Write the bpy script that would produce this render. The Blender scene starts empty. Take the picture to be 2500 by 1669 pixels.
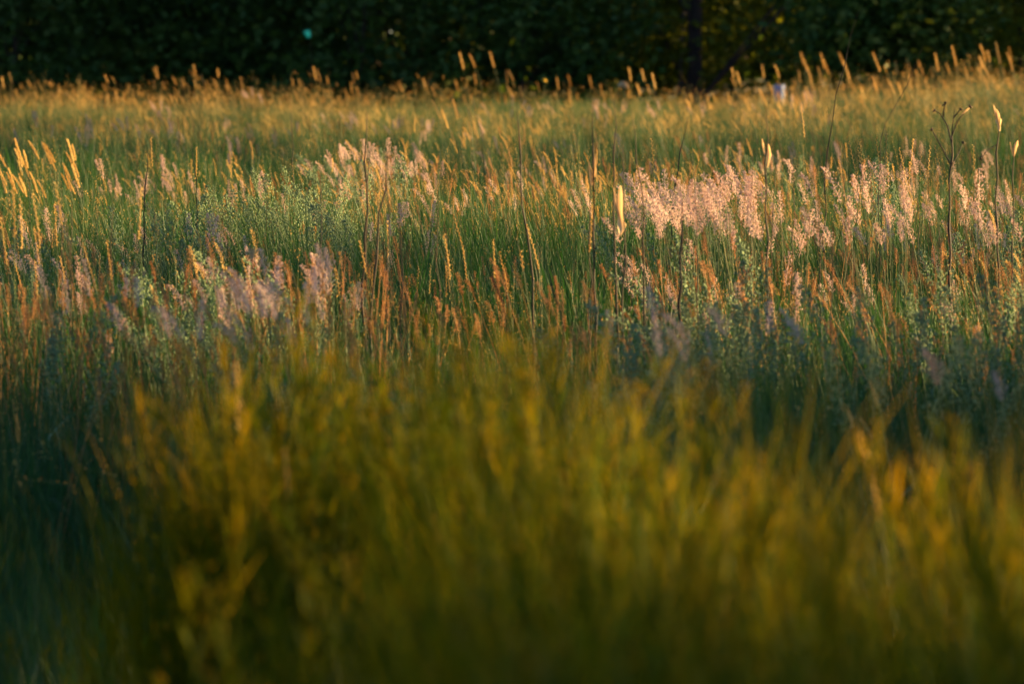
import bpy, math, random
import numpy as np
from math import radians as R

# ------------------------------------------------------------------ camera, sky, sun, exposure
SC = bpy.context.scene
COL = SC.collection
CAM_Z = 0.90
FOC = 200.0 / 36.0 * 1024.0            # focal length in pixels of the 1024 wide frame
PITCH = R(3.146)
HORIZON = 29.0                          # image row of the horizon
cam_d = bpy.data.cameras.new('camera')
cam = bpy.data.objects.new('camera', cam_d)
COL.objects.link(cam)
cam.location = (0, 0, CAM_Z)
cam.rotation_euler = (R(90) - PITCH, 0, 0)
cam_d.lens = 200; cam_d.sensor_width = 36
cam_d.clip_start = 0.05; cam_d.clip_end = 1500
cam_d.dof.use_dof = True
cam_d.dof.focus_distance = 14.5
cam_d.dof.aperture_fstop = 10.8         # 18.5 mm entrance pupil
cam_d.dof.aperture_blades = 7
SC.camera = cam

SUN_A = 16.0      # degrees from +x (right) towards +y (away): low sun behind the meadow on the right
SUN_E = 10.0
w = bpy.data.worlds.new('World'); SC.world = w; w.use_nodes = True
nt = w.node_tree; nt.nodes.clear()
sky = nt.nodes.new('ShaderNodeTexSky'); sky.sky_type = 'NISHITA'; sky.sun_disc = False
sky.air_density = 0.8; sky.ozone_density = 2.0; sky.dust_density = 0.3
sky.sun_elevation = R(SUN_E); sky.sun_rotation = R(90 - SUN_A)
bg = nt.nodes.new('ShaderNodeBackground'); bg.inputs['Strength'].default_value = 0.05
out = nt.nodes.new('ShaderNodeOutputWorld')
nt.links.new(sky.outputs[0], bg.inputs[0]); nt.links.new(bg.outputs[0], out.inputs[0])

sun_d = bpy.data.lights.new('sun', 'SUN'); sun = bpy.data.objects.new('sun', sun_d); COL.objects.link(sun)
sun_d.energy = 5.0; sun_d.angle = R(0.5); sun_d.color = (1.0, 0.62, 0.25)
sun.rotation_euler = (R(90 - SUN_E), 0, R(SUN_A + 90))
sun.location = (30, 36, 12)

SC.view_settings.view_transform = 'Standard'; SC.view_settings.look = 'None'
SC.view_settings.exposure = 2.7; SC.view_settings.gamma = 1.0
SC.view_settings.use_curve_mapping = False
SC.render.engine = 'CYCLES'
SC.cycles.use_denoising = True
SC.cycles.max_bounces = 6; SC.cycles.diffuse_bounces = 2; SC.cycles.transmission_bounces = 4
SC.cycles.sample_clamp_indirect = 4.0

PLANT = 0.58     # this meadow stands low, about 0.4 m
rng = np.random.default_rng(11)
random.seed(5)

# ------------------------------------------------------------------ helpers
def tag(o, label=None, cat=None, group=None, kind=None):
    if label: o['label'] = label
    if cat: o['category'] = cat
    if group: o['group'] = group
    if kind: o['kind'] = kind
    return o

def sstep(a, b, x):
    t = np.clip((np.asarray(x, float) - a) / (b - a), 0, 1)
    return t * t * (3 - 2 * t)

def ground(x, y):
    x = np.asarray(x, float); y = np.asarray(y, float)
    g = 0.03 * np.sin(x * 0.9 + 1.3) * np.cos(y * 0.37) + 0.025 * np.sin(y * 0.8 + x * 0.4)
    g = g * sstep(2, 6, y)
    g = g + 0.20 * sstep(1.2, 4.6, x) * sstep(26, 46, y)
    return g + bank(x, y)

def hollow(x, y):
    # dark hollow between the near tussocks
    return np.exp(-(((x + 0.115) / 0.085) ** 2 + ((y - 4.75) / 0.65) ** 2))

def bank(x, y):
    # low bank in front, from the middle to the right
    f = np.clip((6.4 - y) / 3.4, 0, 1)
    edge = -0.37 + 0.27 * f + 0.05 * np.sin(y * 5.1) + 0.03 * np.sin(y * 11)
    far = 6.8 - 1.3 * sstep(-0.05, 0.35, x / (np.maximum(y, 1) / 6.0))
    return (0.21 + 0.06 * sstep(5.2, 6.0, y)) * sstep(-0.16, 0.16, x - edge) * sstep(-0.1, 0.8, far - y) * sstep(0.5, 2.0, y) * sstep(6.0, 3.0, x) * (1 - 0.75 * hollow(x, y))

def at(px, py, d):
    """point at distance d (m along the view) seen at pixel px, py of the 1024 x 683 frame"""
    a = PITCH + math.atan((py - 341.5) / FOC)
    return (px - 512.0) / FOC * d, d, CAM_Z - d * math.tan(a)

class MB:
    """collects geometry with a material index and two per-vertex numbers: v (per piece), t (base to tip)"""
    def __init__(s):
        s.V = []; s.F = []; s.M = []; s.a = []; s.t = []; s.n = 0
    def add(s, verts, faces, mat=0, v=0.5, t=None):
        verts = np.asarray(verts, float).reshape(-1, 3); k = len(verts)
        s.V.append(verts)
        s.F += [tuple(int(i) + s.n for i in f) for f in faces]
        s.M += [mat] * len(faces)
        s.a.append(np.full(k, v, float) if np.isscalar(v) else np.asarray(v, float))
        s.t.append(np.full(k, 0.5) if t is None else np.asarray(t, float))
        s.n += k
    def ribbon(s, base, h, lean, bend, width, face, segs=4, mat=0, v=None, droop=0.0):
        q = np.linspace(0, 1, segs + 1)
        lean = np.asarray(lean, float)
        P = np.zeros((segs + 1, 3))
        P[:, 0] = base[0] + lean[0] * q ** bend * h
        P[:, 1] = base[1] + lean[1] * q ** bend * h
        P[:, 2] = base[2] + h * (q - droop * q ** 4)
        side = np.array([math.cos(face), math.sin(face), 0.0])
        wd = width * np.clip(1.15 * (1 - q ** 2.2), 0.04, 1)[:, None] * 0.5
        V = np.empty((2 * (segs + 1), 3)); V[0::2] = P - side * wd; V[1::2] = P + side * wd
        F = [(2 * i, 2 * i + 1, 2 * i + 3, 2 * i + 2) for i in range(segs)]
        s.add(V, F, mat, random.random() if v is None else v, np.repeat(q, 2))
        return P
    def tube(s, P, r0, r1, sides=3, mat=0, v=None, cap=False):
        P = np.asarray(P, float); n = len(P)
        T = np.gradient(P, axis=0); T /= np.linalg.norm(T, axis=1)[:, None] + 1e-9
        ref = np.array([0.31, 0.95, 0.05]) if abs(T[0][1]) < 0.8 else np.array([1.0, 0.1, 0.05])
        A = np.cross(T, ref); A /= np.linalg.norm(A, axis=1)[:, None] + 1e-9
        B = np.cross(T, A)
        q = np.linspace(0, 1, n)
        rr = r0 + (r1 - r0) * q if np.isscalar(r1) else np.asarray(r1)
        an = np.arange(sides) * 2 * math.pi / sides
        V = (P[:, None, :] + rr[:, None, None] * (np.cos(an)[None, :, None] * A[:, None, :] + np.sin(an)[None, :, None] * B[:, None, :])).reshape(-1, 3)
        F = []
        for i in range(n - 1):
            for j in range(sides):
                k = (j + 1) % sides
                F.append((i * sides + j, i * sides + k, (i + 1) * sides + k, (i + 1) * sides + j))
        if cap: F.append(tuple((n - 1) * sides + j for j in range(sides)))
        s.add(V, F, mat, random.random() if v is None else v, np.repeat(q, sides))
    def grains(s, C, D, L, Rr, mat=0, v=None, t=None):
        """many little pointed grains: centre bases C, directions D, lengths L, radii Rr"""
        C = np.asarray(C, float); D = np.asarray(D, float); n = len(C)
        D = D / (np.linalg.norm(D, axis=1)[:, None] + 1e-9)
        L = np.broadcast_to(np.asarray(L, float), (n,))[:, None]; Rr = np.broadcast_to(np.asarray(Rr, float), (n,))[:, None]
        A = np.cross(D, np.array([0.3, 0.8, 0.52])); A /= np.linalg.norm(A, axis=1)[:, None] + 1e-9
        B = np.cross(D, A)
        M = C + D * L * 0.4
        V = np.stack([C, M + A * Rr, M - A * Rr * .5 + B * Rr * .87, M - A * Rr * .5 - B * Rr * .87, C + D * L], 1).reshape(-1, 3)
        F = []
        base = [(0, 2, 1), (0, 3, 2), (0, 1, 3), (4, 1, 2), (4, 2, 3), (4, 3, 1)]
        for i in range(n):
            o = 5 * i
            F += [(a + o, b + o, c + o) for a, b, c in base]
        vv = rng.random(n) if v is None else np.broadcast_to(np.asarray(v, float), (n,))
        tt = np.full(n, 0.8) if t is None else np.asarray(t)
        s.add(V, F, mat, np.repeat(vv, 5), np.repeat(tt, 5))
    def mesh(s, name, mats, smooth=True):
        me = bpy.data.meshes.new(name)
        V = np.concatenate(s.V)
        me.from_pydata(V.tolist(), [], s.F)
        for m in mats: me.materials.append(m)
        me.polygons.foreach_set('material_index', s.M)
        for nm, arr in (('v', s.a), ('t', s.t)):
            at_ = me.attributes.new(nm, 'FLOAT', 'POINT'); at_.data.foreach_set('value', np.concatenate(arr))
        if smooth: me.polygons.foreach_set('use_smooth', [True] * len(s.F))
        me.update()
        return me

def obj(name, me, parent=None, loc=None):
    o = bpy.data.objects.new(name, me); COL.objects.link(o)
    if parent: o.parent = parent
    if loc is not None: o.location = loc
    return o

def empty(name, loc, rz=0.0, sc=1.0, tilt=(0, 0)):
    o = bpy.data.objects.new(name, None); COL.objects.link(o)
    o.empty_display_size = 0.05
    o.location = loc; o.rotation_euler = (tilt[0], tilt[1], rz); o.scale = (sc, sc, sc)
    return o

# ------------------------------------------------------------------ materials
def plant_mat(name, stops, trans=0.45, tcol=None, rough=0.55, spec=0.25, noise=1.2, mix_v=0.6):
    """stops: colours along a value made of the piece's own number and a patchy noise over the field"""
    m = bpy.data.materials.new(name); m.use_nodes = True
    n = m.node_tree; n.nodes.clear(); L = n.links.new
    o = n.nodes.new('ShaderNodeOutputMaterial')
    at_ = n.nodes.new('ShaderNodeAttribute'); at_.attribute_name = 'v'
    geo = n.nodes.new('ShaderNodeNewGeometry')
    nz = n.nodes.new('ShaderNodeTexNoise'); nz.inputs['Scale'].default_value = noise; nz.inputs['Detail'].default_value = 2
    L(geo.outputs['Position'], nz.inputs['Vector'])
    oi = n.nodes.new('ShaderNodeObjectInfo')
    mr = n.nodes.new('ShaderNodeMapRange'); L(nz.outputs['Fac'], mr.inputs['Value'])
    mr.inputs['From Min'].default_value = 0.3; mr.inputs['From Max'].default_value = 0.7
    a = n.nodes.new('ShaderNodeMix'); a.data_type = 'FLOAT'; a.inputs[0].default_value = mix_v
    L(mr.outputs['Result'], a.inputs[2]); L(at_.outputs['Fac'], a.inputs[3])
    b = n.nodes.new('ShaderNodeMix'); b.data_type = 'FLOAT'; b.inputs[0].default_value = 0.25
    L(a.outputs[0], b.inputs[2]); L(oi.outputs['Random'], b.inputs[3])
    cr = n.nodes.new('ShaderNodeValToRGB'); L(b.outputs[0], cr.inputs['Fac'])
    el = cr.color_ramp.elements
    while len(el) < len(stops): el.new(0.5)
    for e, (p, c) in zip(el, stops): e.position = p; e.color = (*c, 1)
    p = n.nodes.new('ShaderNodeBsdfPrincipled'); L(cr.outputs['Color'], p.inputs['Base Color'])
    p.inputs['Roughness'].default_value = rough; p.inputs['Specular IOR Level'].default_value = spec
    t = n.nodes.new('ShaderNodeBsdfTranslucent')
    mm = n.nodes.new('ShaderNodeMix'); mm.data_type = 'RGBA'; mm.blend_type = 'MULTIPLY'; mm.inputs[0].default_value = 1
    L(cr.outputs['Color'], mm.inputs[6]); mm.inputs[7].default_value = (*(tcol or (1.6, 1.5, 0.7)), 1)
    L(mm.outputs[2], t.inputs['Color'])
    x = n.nodes.new('ShaderNodeMixShader'); x.inputs[0].default_value = trans
    L(p.outputs[0], x.inputs[1]); L(t.outputs[0], x.inputs[2]); L(x.outputs[0], o.inputs['Surface'])
    return m

M_blade = plant_mat('grass_blade', [(0.15, (0.00598, 0.0358, 0.00983)), (0.5, (0.0136, 0.0584, 0.016)), (0.85, (0.0272, 0.0685, 0.0135)), (1, (0.0979, 0.117, 0.0276))], 0.3, (1.7, 1.6, 0.5), spec=0.2)
M_lush = plant_mat('lush_blade', [(0.2, (0.00722, 0.0242, 0.000474)), (0.5, (0.0361, 0.0578, 0.000592)), (0.75, (0.0993, 0.0914, 0.000592)), (1, (0.172, 0.121, 0.00237))], 0.45, (2.0, 1.5, 0.15), spec=0.04, noise=2.6, mix_v=0.5)
M_tip = plant_mat('yellow_tip', [(0.2, (0.101, 0.0829, 0.00125)), (0.6, (0.203, 0.146, 0.0025)), (0.95, (0.345, 0.195, 0.0125))], 0.45, (1.5, 1.3, 0.3), spec=0.04)
M_stem = plant_mat('grass_stem', [(0.1, (0.0238, 0.0616, 0.0144)), (0.6, (0.0476, 0.088, 0.0216)), (0.95, (0.136, 0.141, 0.036))], 0.3)
M_gold = plant_mat('golden_seed', [(0.1, (0.45, 0.29, 0.08)), (0.5, (0.64, 0.47, 0.17)), (0.9, (0.8, 0.66, 0.32))], 0.5, (1.25, 1.15, 0.85), 0.6)
M_pink = plant_mat('pink_plume', [(0.1, (0.451, 0.329, 0.309)), (0.5, (0.608, 0.489, 0.459)), (0.9, (0.725, 0.628, 0.569))], 0.5, (1.2, 1.1, 0.95), 0.65)
M_rust = plant_mat('rust_panicle', [(0.1, (0.16, 0.075, 0.03)), (0.5, (0.36, 0.2, 0.08)), (0.9, (0.6, 0.42, 0.2))], 0.5, (1.4, 1.1, 0.7), 0.6)
M_shade_grey = plant_mat('shade_grey_plume', [(0.1, (0.111, 0.18, 0.0936)), (0.9, (0.221, 0.32, 0.172))], 0.3, (1.2, 1.2, 1.0), 0.7)  # the grey that plumes take on in shade, put into the base colour
M_dark = plant_mat('dead_stem', [(0.1, (0.006, 0.0042, 0.0036)), (0.9, (0.024, 0.0132, 0.0084))], 0.0, spec=0.15, rough=0.6)
M_dry = plant_mat('withered_leaf', [(0.1, (0.42, 0.28, 0.14)), (0.9, (0.7, 0.54, 0.32))], 0.35, (1.2, 1.1, 0.9), 0.6)
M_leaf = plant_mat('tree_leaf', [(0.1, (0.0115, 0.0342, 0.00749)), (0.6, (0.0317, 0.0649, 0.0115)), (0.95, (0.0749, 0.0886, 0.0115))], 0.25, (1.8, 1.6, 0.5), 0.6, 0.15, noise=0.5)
M_leaf_lit = plant_mat('sun_yellow_leaf', [(0.1, (0.057, 0.0855, 0.0114)), (0.6, (0.1235, 0.152, 0.0152)), (0.95, (0.209, 0.1805, 0.019))], 0.4, (1.8, 1.6, 0.5), 0.6, 0.15, noise=0.6)  # brighter, yellower leaf colour imitating sun shining through the foliage
M_bark = plant_mat('bark', [(0.1, (0.0193, 0.0132, 0.012)), (0.9, (0.0468, 0.033, 0.03))], 0.0, rough=0.9, noise=9)
M_birch = plant_mat('pale_bark', [(0.1, (0.11, 0.11, 0.127)), (0.9, (0.2, 0.2, 0.22))], 0.0, rough=0.8, noise=9)
M_yell = plant_mat('yellow_petal', [(0.1, (0.6, 0.42, 0.03)), (0.9, (0.75, 0.55, 0.05))], 0.3, (1.1, 1, 0.6))

def plain_mat(name, c, rough=0.5, trans=0.0):
    m = bpy.data.materials.new(name); m.use_nodes = True
    n = m.node_tree; p = n.nodes['Principled BSDF']
    nz = n.nodes.new('ShaderNodeTexNoise'); nz.inputs['Scale'].default_value = 14
    mr = n.nodes.new('ShaderNodeMix'); mr.data_type = 'RGBA'
    mr.inputs[6].default_value = (*[q * 0.75 for q in c], 1); mr.inputs[7].default_value = (*[min(1, q * 1.15) for q in c], 1)
    n.links.new(nz.outputs['Fac'], mr.inputs[0]); n.links.new(mr.outputs[2], p.inputs['Base Color'])
    p.inputs['Roughness'].default_value = rough
    return m
M_teal = plain_mat('teal_plastic', (0.02, 0.55, 0.33), 0.4)
M_blue = plain_mat('pale_blue_plastic', (0.04, 0.10, 0.26), 0.7)

def soil_mat():
    m = bpy.data.materials.new('soil'); m.use_nodes = True
    n = m.node_tree; p = n.nodes['Principled BSDF']; L = n.links.new
    nz = n.nodes.new('ShaderNodeTexNoise'); nz.inputs['Scale'].default_value = 3.0; nz.inputs['Detail'].default_value = 8
    g = n.nodes.new('ShaderNodeNewGeometry'); L(g.outputs['Position'], nz.inputs['Vector'])
    cr = n.nodes.new('ShaderNodeValToRGB'); L(nz.outputs['Fac'], cr.inputs['Fac'])
    cr.color_ramp.elements[0].color = (0.03, 0.035, 0.014, 1); cr.color_ramp.elements[0].position = 0.3
    cr.color_ramp.elements[1].color = (0.075, 0.085, 0.03, 1); cr.color_ramp.elements[1].position = 0.7
    L(cr.outputs['Color'], p.inputs['Base Color']); p.inputs['Roughness'].default_value = 0.95
    return m
M_soil = soil_mat()

# ------------------------------------------------------------------ the ground
def make_ground():
    xs = np.concatenate([np.linspace(-700, -16, 12), np.arange(-15, -2.1, 0.75), np.arange(-2, 3.01, 0.1), np.arange(3.5, 15.1, 0.75), np.linspace(16, 700, 12)])
    ys = np.concatenate([np.linspace(-400, -3, 8), np.arange(-2, 0.9, 0.75), np.arange(1, 8.01, 0.1), np.arange(8.5, 60.1, 0.75), np.linspace(62, 900, 16)])
    X, Y = np.meshgrid(xs, ys); Z = ground(X, Y)
    nx = len(xs)
    V = np.stack([X.ravel(), Y.ravel(), Z.ravel()], 1)
    F = [(j * nx + i, j * nx + i + 1, (j + 1) * nx + i + 1, (j + 1) * nx + i) for j in range(len(ys) - 1) for i in range(nx - 1)]
    b = MB(); b.add(V, F)
    tag(obj('ground', b.mesh('ground', [M_soil])), 'dark soil and thatch under the meadow grass', 'ground', kind='structure')
make_ground()

# ------------------------------------------------------------------ plant pieces (all lean a little to the left, downwind)
WIND = -0.07
def stem_line(h, lean, bend=2.2, x=0.0, y=0.0, n=5):
    q = np.linspace(0, 1, n)
    return np.stack([x + lean[0] * h * q ** bend, y + lean[1] * h * q ** bend, h * q], 1)

def axis_frame(P0, d):
    d = d / np.linalg.norm(d); a = np.cross(d, [0.2, 1, 0.1]); a /= np.linalg.norm(a); return d, a, np.cross(d, a)

def curve_axis(P0, d, length, curl, n):
    """points of a head's axis that keeps curling over to the left"""
    P = [np.array(P0, float)]; d = np.array(d, float); d /= np.linalg.norm(d); D = [d.copy()]
    for i in range(n - 1):
        d = d + np.array([-curl, 0, -curl * 0.35]) / n; d /= np.linalg.norm(d)
        P.append(P[-1] + d * length / (n - 1)); D.append(d.copy())
    return np.array(P), np.array(D)

def spike_head(b, P0, d, length, mat, thick=0.0032, dens=1.0, curl=0.5, grain=0.0075, gr=0.0017):
    n = int(64 * dens * length / 0.09)
    A, D = curve_axis(P0, d, length, curl, n)
    ph = np.arange(n) * 2.4 + random.random() * 6
    prof = np.clip(np.sin(np.linspace(0.25, 2.95, n)) ** 0.6, 0.25, 1)
    d0, a, c = axis_frame(P0, D[n // 2])
    O = np.cos(ph)[:, None] * a + np.sin(ph)[:, None] * c
    C = A + O * (thick * prof * rng.uniform(0.5, 1.1, n))[:, None]
    DD = D * 1.0 + O * rng.uniform(0.25, 0.6, n)[:, None]
    b.grains(C, DD, grain * rng.uniform(0.8, 1.25, n), gr * rng.uniform(0.8, 1.2, n), mat, t=np.linspace(0.6, 1, n))
    m = n // 2; k = rng.integers(0, n, m)          # bristles
    b.grains(C[k], D[k] * 0.7 + O[k] * rng.uniform(0.3, 0.9, m)[:, None] + rng.normal(0, 0.15, (m, 3)), rng.uniform(0.010, 0.018, m), 0.00045, mat)
    return A

def loose_spike(b, P0, d, length, mat, curl=0.4):
    """jointed spike: fat spikelets alternately left and right with gaps between them"""
    n = int(length / 0.0075)
    A, D = curve_axis(P0, d, length, curl, n)
    b.tube(A, 0.0009, 0.0005, 3, mat)
    for i in range(n):
        sd = 1 if i % 2 else -1
        k = 4; fan = rng.normal(0, 0.28, (k, 3)) + D[i] * 1.0 + np.array([sd * 0.55, random.uniform(-.4, .4), 0])
        b.grains(np.repeat(A[i:i + 1], k, 0) + rng.normal(0, 0.0008, (k, 3)), fan, rng.uniform(0.006, 0.0095, k), 0.0014, mat)

def plume_head(b, P0, d, length, width, mat, curl=0.25, nodes=8, stemmat=None, fluff=1.0, gs=1.0):
    A, D = curve_axis(P0, d, length, curl, nodes + 1)
    b.tube(A, 0.0011, 0.0005, 3, mat if stemmat is None else stemmat)
    Cs = []; Ds = []
    for i in range(nodes + 1):
        f = i / nodes
        bl = width * random.uniform(0.6, 1.25) * (1 - f) ** 0.8 * (0.55 + 0.45 * min(1, f * 6)) + 0.004
        nb = 3
        d0, a, c = axis_frame(A[i], D[i])
        for k in range(nb):
            an = k * 2 * math.pi / nb + i * 0.9 + random.uniform(-.4, .4)
            o = math.cos(an) * a + math.sin(an) * c
            L = bl * random.uniform(0.5, 1.2)
            dr = d0 * random.uniform(0.75, 1.15) + o; dr /= np.linalg.norm(dr)
            m = max(2, int(L / 0.0060 * fluff))
            s_ = np.linspace(0.45, 1, m)[:, None]
            pts = A[i] + dr * L * s_ + d0 * L * 0.25 * s_ ** 2
            for _ in range(2):
                Cs.append(pts + rng.normal(0, 0.0020, (m, 3)))
                Ds.append(dr + d0 * 0.5 + rng.normal(0, 0.45, (m, 3)))
    Cs = np.concatenate(Cs); Ds = np.concatenate(Ds); n = len(Cs)
    b.grains(Cs, Ds, rng.uniform(0.0050, 0.0075, n) * gs, rng.uniform(0.0013, 0.0020, n) * gs, mat)

def side_leaf(b, P, frac, L, w_, mat, up=0.7):
    i = min(len(P) - 2, int(frac * (len(P) - 1)))
    an = random.uniform(0, 6.28)
    b.ribbon(P[i], L * up, (math.cos(an) * 0.7 + WIND, math.sin(an) * 0.7), 1.3, w_, an + 1.57 + random.uniform(-.5, .5), 4, mat, droop=random.uniform(0, 0.45))

# ------------------------------------------------------------------ the mass of the meadow: tufts scattered over the ground
PROT = {}
def proto(kind, i, b, mats):
    c = PROT.get(kind)
    if c is None:
        c = PROT[kind] = bpy.data.collections.new('tufts_' + kind)
    o = bpy.data.objects.new('%s_%02d' % (kind, i), b.mesh(kind, mats)); c.objects.link(o)

def tuft(nb, hmin, hmax, rad, wmin, wmax, leanmax, mats, kind, i, droop=0.35):
    b = MB()
    for _ in range(nb):
        r = rad * math.sqrt(random.random()); an = random.uniform(0, 6.28)
        h = random.uniform(hmin, hmax)
        la = random.uniform(0, 6.28); l = random.uniform(0.05, leanmax)
        b.ribbon((r * math.cos(an), r * math.sin(an), -0.02), h, (math.cos(la) * l + WIND, math.sin(la) * l), random.uniform(1.5, 2.6),
                 random.uniform(wmin, wmax), random.uniform(0, 3.14), 4, 0, droop=random.uniform(0, droop))
    proto(kind, i, b, mats)

for i in range(7): tuft(60, 0.28, 0.68, 0.14, 0.0020, 0.0042, 0.30, [M_blade], 'grass', i)
for i in range(5): tuft(84, 0.35, 0.82, 0.11, 0.0018, 0.0052, 0.30, [M_lush], 'lush', i, 0.2)
for i in range(7):
    b = MB()
    for _ in range(8):
        r = 0.15 * math.sqrt(random.random()); an = random.uniform(0, 6.28); h = random.uniform(0.42, 0.78)
        P = stem_line(h, (random.uniform(-0.25, 0.06), random.uniform(-.12, .12)), 2.2, r * math.cos(an), r * math.sin(an))
        b.tube(P, 0.0012, 0.0008, 3, 0)
        spike_head(b, P[-1], P[-1] - P[-2], random.uniform(0.05, 0.10), 1, dens=random.uniform(0.4, 0.75), curl=random.uniform(0.1, 0.8), thick=random.uniform(0.002, 0.0035), gr=0.0014)
        if random.random() < 0.6: side_leaf(b, P, 0.45, 0.2, 0.004, 2)
    proto('spikes', i, b, [M_stem, M_gold, M_blade])
for i in range(6):
    b = MB()
    for _ in range(4):
        r = 0.11 * math.sqrt(random.random()); an = random.uniform(0, 6.28); h = random.uniform(0.44, 0.62)
        P = stem_line(h, (random.uniform(-0.18, 0.06), random.uniform(-.1, .1)), 2.2, r * math.cos(an), r * math.sin(an))
        b.tube(P, 0.0013, 0.0008, 3, 0)
        plume_head(b, P[-1], P[-1] - P[-2], random.uniform(0.06, 0.10), random.uniform(0.013, 0.022), 1, nodes=7, curl=random.uniform(0, 0.9))
        if random.random() < 0.7: side_leaf(b, P, 0.5, 0.16, 0.006, 2)
    proto('plumes', i, b, [M_stem, M_pink, M_blade])
for i in range(6):
    b = MB()
    for _ in range(6):
        r = 0.13 * math.sqrt(random.random()); an = random.uniform(0, 6.28); h = random.uniform(0.42, 0.64)
        P = stem_line(h, (random.uniform(-0.2, 0.12), random.uniform(-.12, .12)), 2.2, r * math.cos(an), r * math.sin(an))
        b.tube(P, 0.0011, 0.0007, 3, 0)
        plume_head(b, P[-1], P[-1] - P[-2], random.uniform(0.04, 0.08), random.uniform(0.004, 0.011), 1, nodes=7, fluff=0.6, gs=0.72)
    proto('rust', i, b, [M_rust, M_rust])
for i in range(5):
    b = MB()
    for _ in range(6):
        r = 0.1 * math.sqrt(random.random()); an = random.uniform(0, 6.28); h = random.uniform(0.30, 0.48)
        P = stem_line(h, (random.uniform(-.3, .15), random.uniform(-.2, .2)), 1.8, r * math.cos(an), r * math.sin(an))
        b.tube(P, 0.0016, 0.0009, 3, 0)
        plume_head(b, P[-1], P[-1] - P[-2], random.uniform(0.12, 0.2), random.uniform(0.035, 0.055), 0, nodes=10, curl=random.uniform(0.3, 1.0), fluff=0.5, gs=1.5)
        side_leaf(b, P, 0.5, 0.15, 0.008, 0)
    proto('herb', i, b, [M_shade_grey])
for i in range(6):                       # thin headless and half shed stalks, crossing each other
    b = MB()
    for _ in range(9):
        r = 0.16 * math.sqrt(random.random()); an = random.uniform(0, 6.28); h = random.uniform(0.45, 0.82)
        P = stem_line(h, (random.uniform(-0.35, 0.28), random.uniform(-.3, .3)), random.uniform(1.1, 2.6), r * math.cos(an), r * math.sin(an), 6)
        if random.random() < 0.25: P[-1, 2] -= 0.12 * h; P[-1, 0] -= 0.08
        b.tube(P, 0.0013, 0.0006, 3, 0)
        m = random.randrange(3, 12)
        f = rng.uniform(0.72, 1.0, m) * 5; k = np.minimum(4, f.astype(int)); C = P[k] + (P[k + 1] - P[k]) * (f - k)[:, None]
        b.grains(C, rng.normal(0, 0.5, (m, 3)) + np.array([0, 0, 1]), 0.008, 0.0014, 1)
        if random.random() < 0.5: side_leaf(b, P, random.uniform(.2, .7), 0.2, 0.004, 0)
    proto('stalks', i, b, [M_stem, M_gold])

for i in range(6):                       # bushy small leaved herb with yellowish flower tips
    b = MB()
    for _ in range(9):
        r = 0.12 * math.sqrt(random.random()); an = random.uniform(0, 6.28); h = random.uniform(0.35, 0.78)
        P = stem_line(h, (random.uniform(-.25, .25), random.uniform(-.25, .25)), 1.6, r * math.cos(an), r * math.sin(an), 6)
        b.tube(P, 0.0022, 0.0012, 3, 0)
        for k in range(34):
            f = random.uniform(0.2, 1.0) * 5; j = min(4, int(f)); q = P[j] + (P[j + 1] - P[j]) * (f - j)
            a2 = random.uniform(0, 6.28); L = random.uniform(0.03, 0.09)
            b.ribbon(q, L, (math.cos(a2) * 0.5, math.sin(a2) * 0.5), 1.2, random.uniform(0.003, 0.007), a2 + 1.57, 2, 0)
        m = 16
        b.grains(P[-1] + rng.normal(0, 1, (m, 3)) * np.array([0.006, 0.006, 0.03]), rng.normal(0, 0.5, (m, 3)) + np.array([0, 0, 1]), 0.012, 0.0024, 1)
    proto('weedy', i, b, [M_lush, M_tip])

def value_noise(x, y, s, seed):
    r = np.random.default_rng(seed); G = r.random((96, 96))
    X = x / s + 40; Y = y / s + 11
    x0 = np.floor(X).astype(int); y0 = np.floor(Y).astype(int); fx = X - x0; fy = Y - y0
    fx = fx * fx * (3 - 2 * fx); fy = fy * fy * (3 - 2 * fy)
    g = lambda a, c: G[a % 96, c % 96]
    return (g(x0, y0) * (1 - fx) + g(x0 + 1, y0) * fx) * (1 - fy) + (g(x0, y0 + 1) * (1 - fx) + g(x0 + 1, y0 + 1) * fx) * fy

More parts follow.
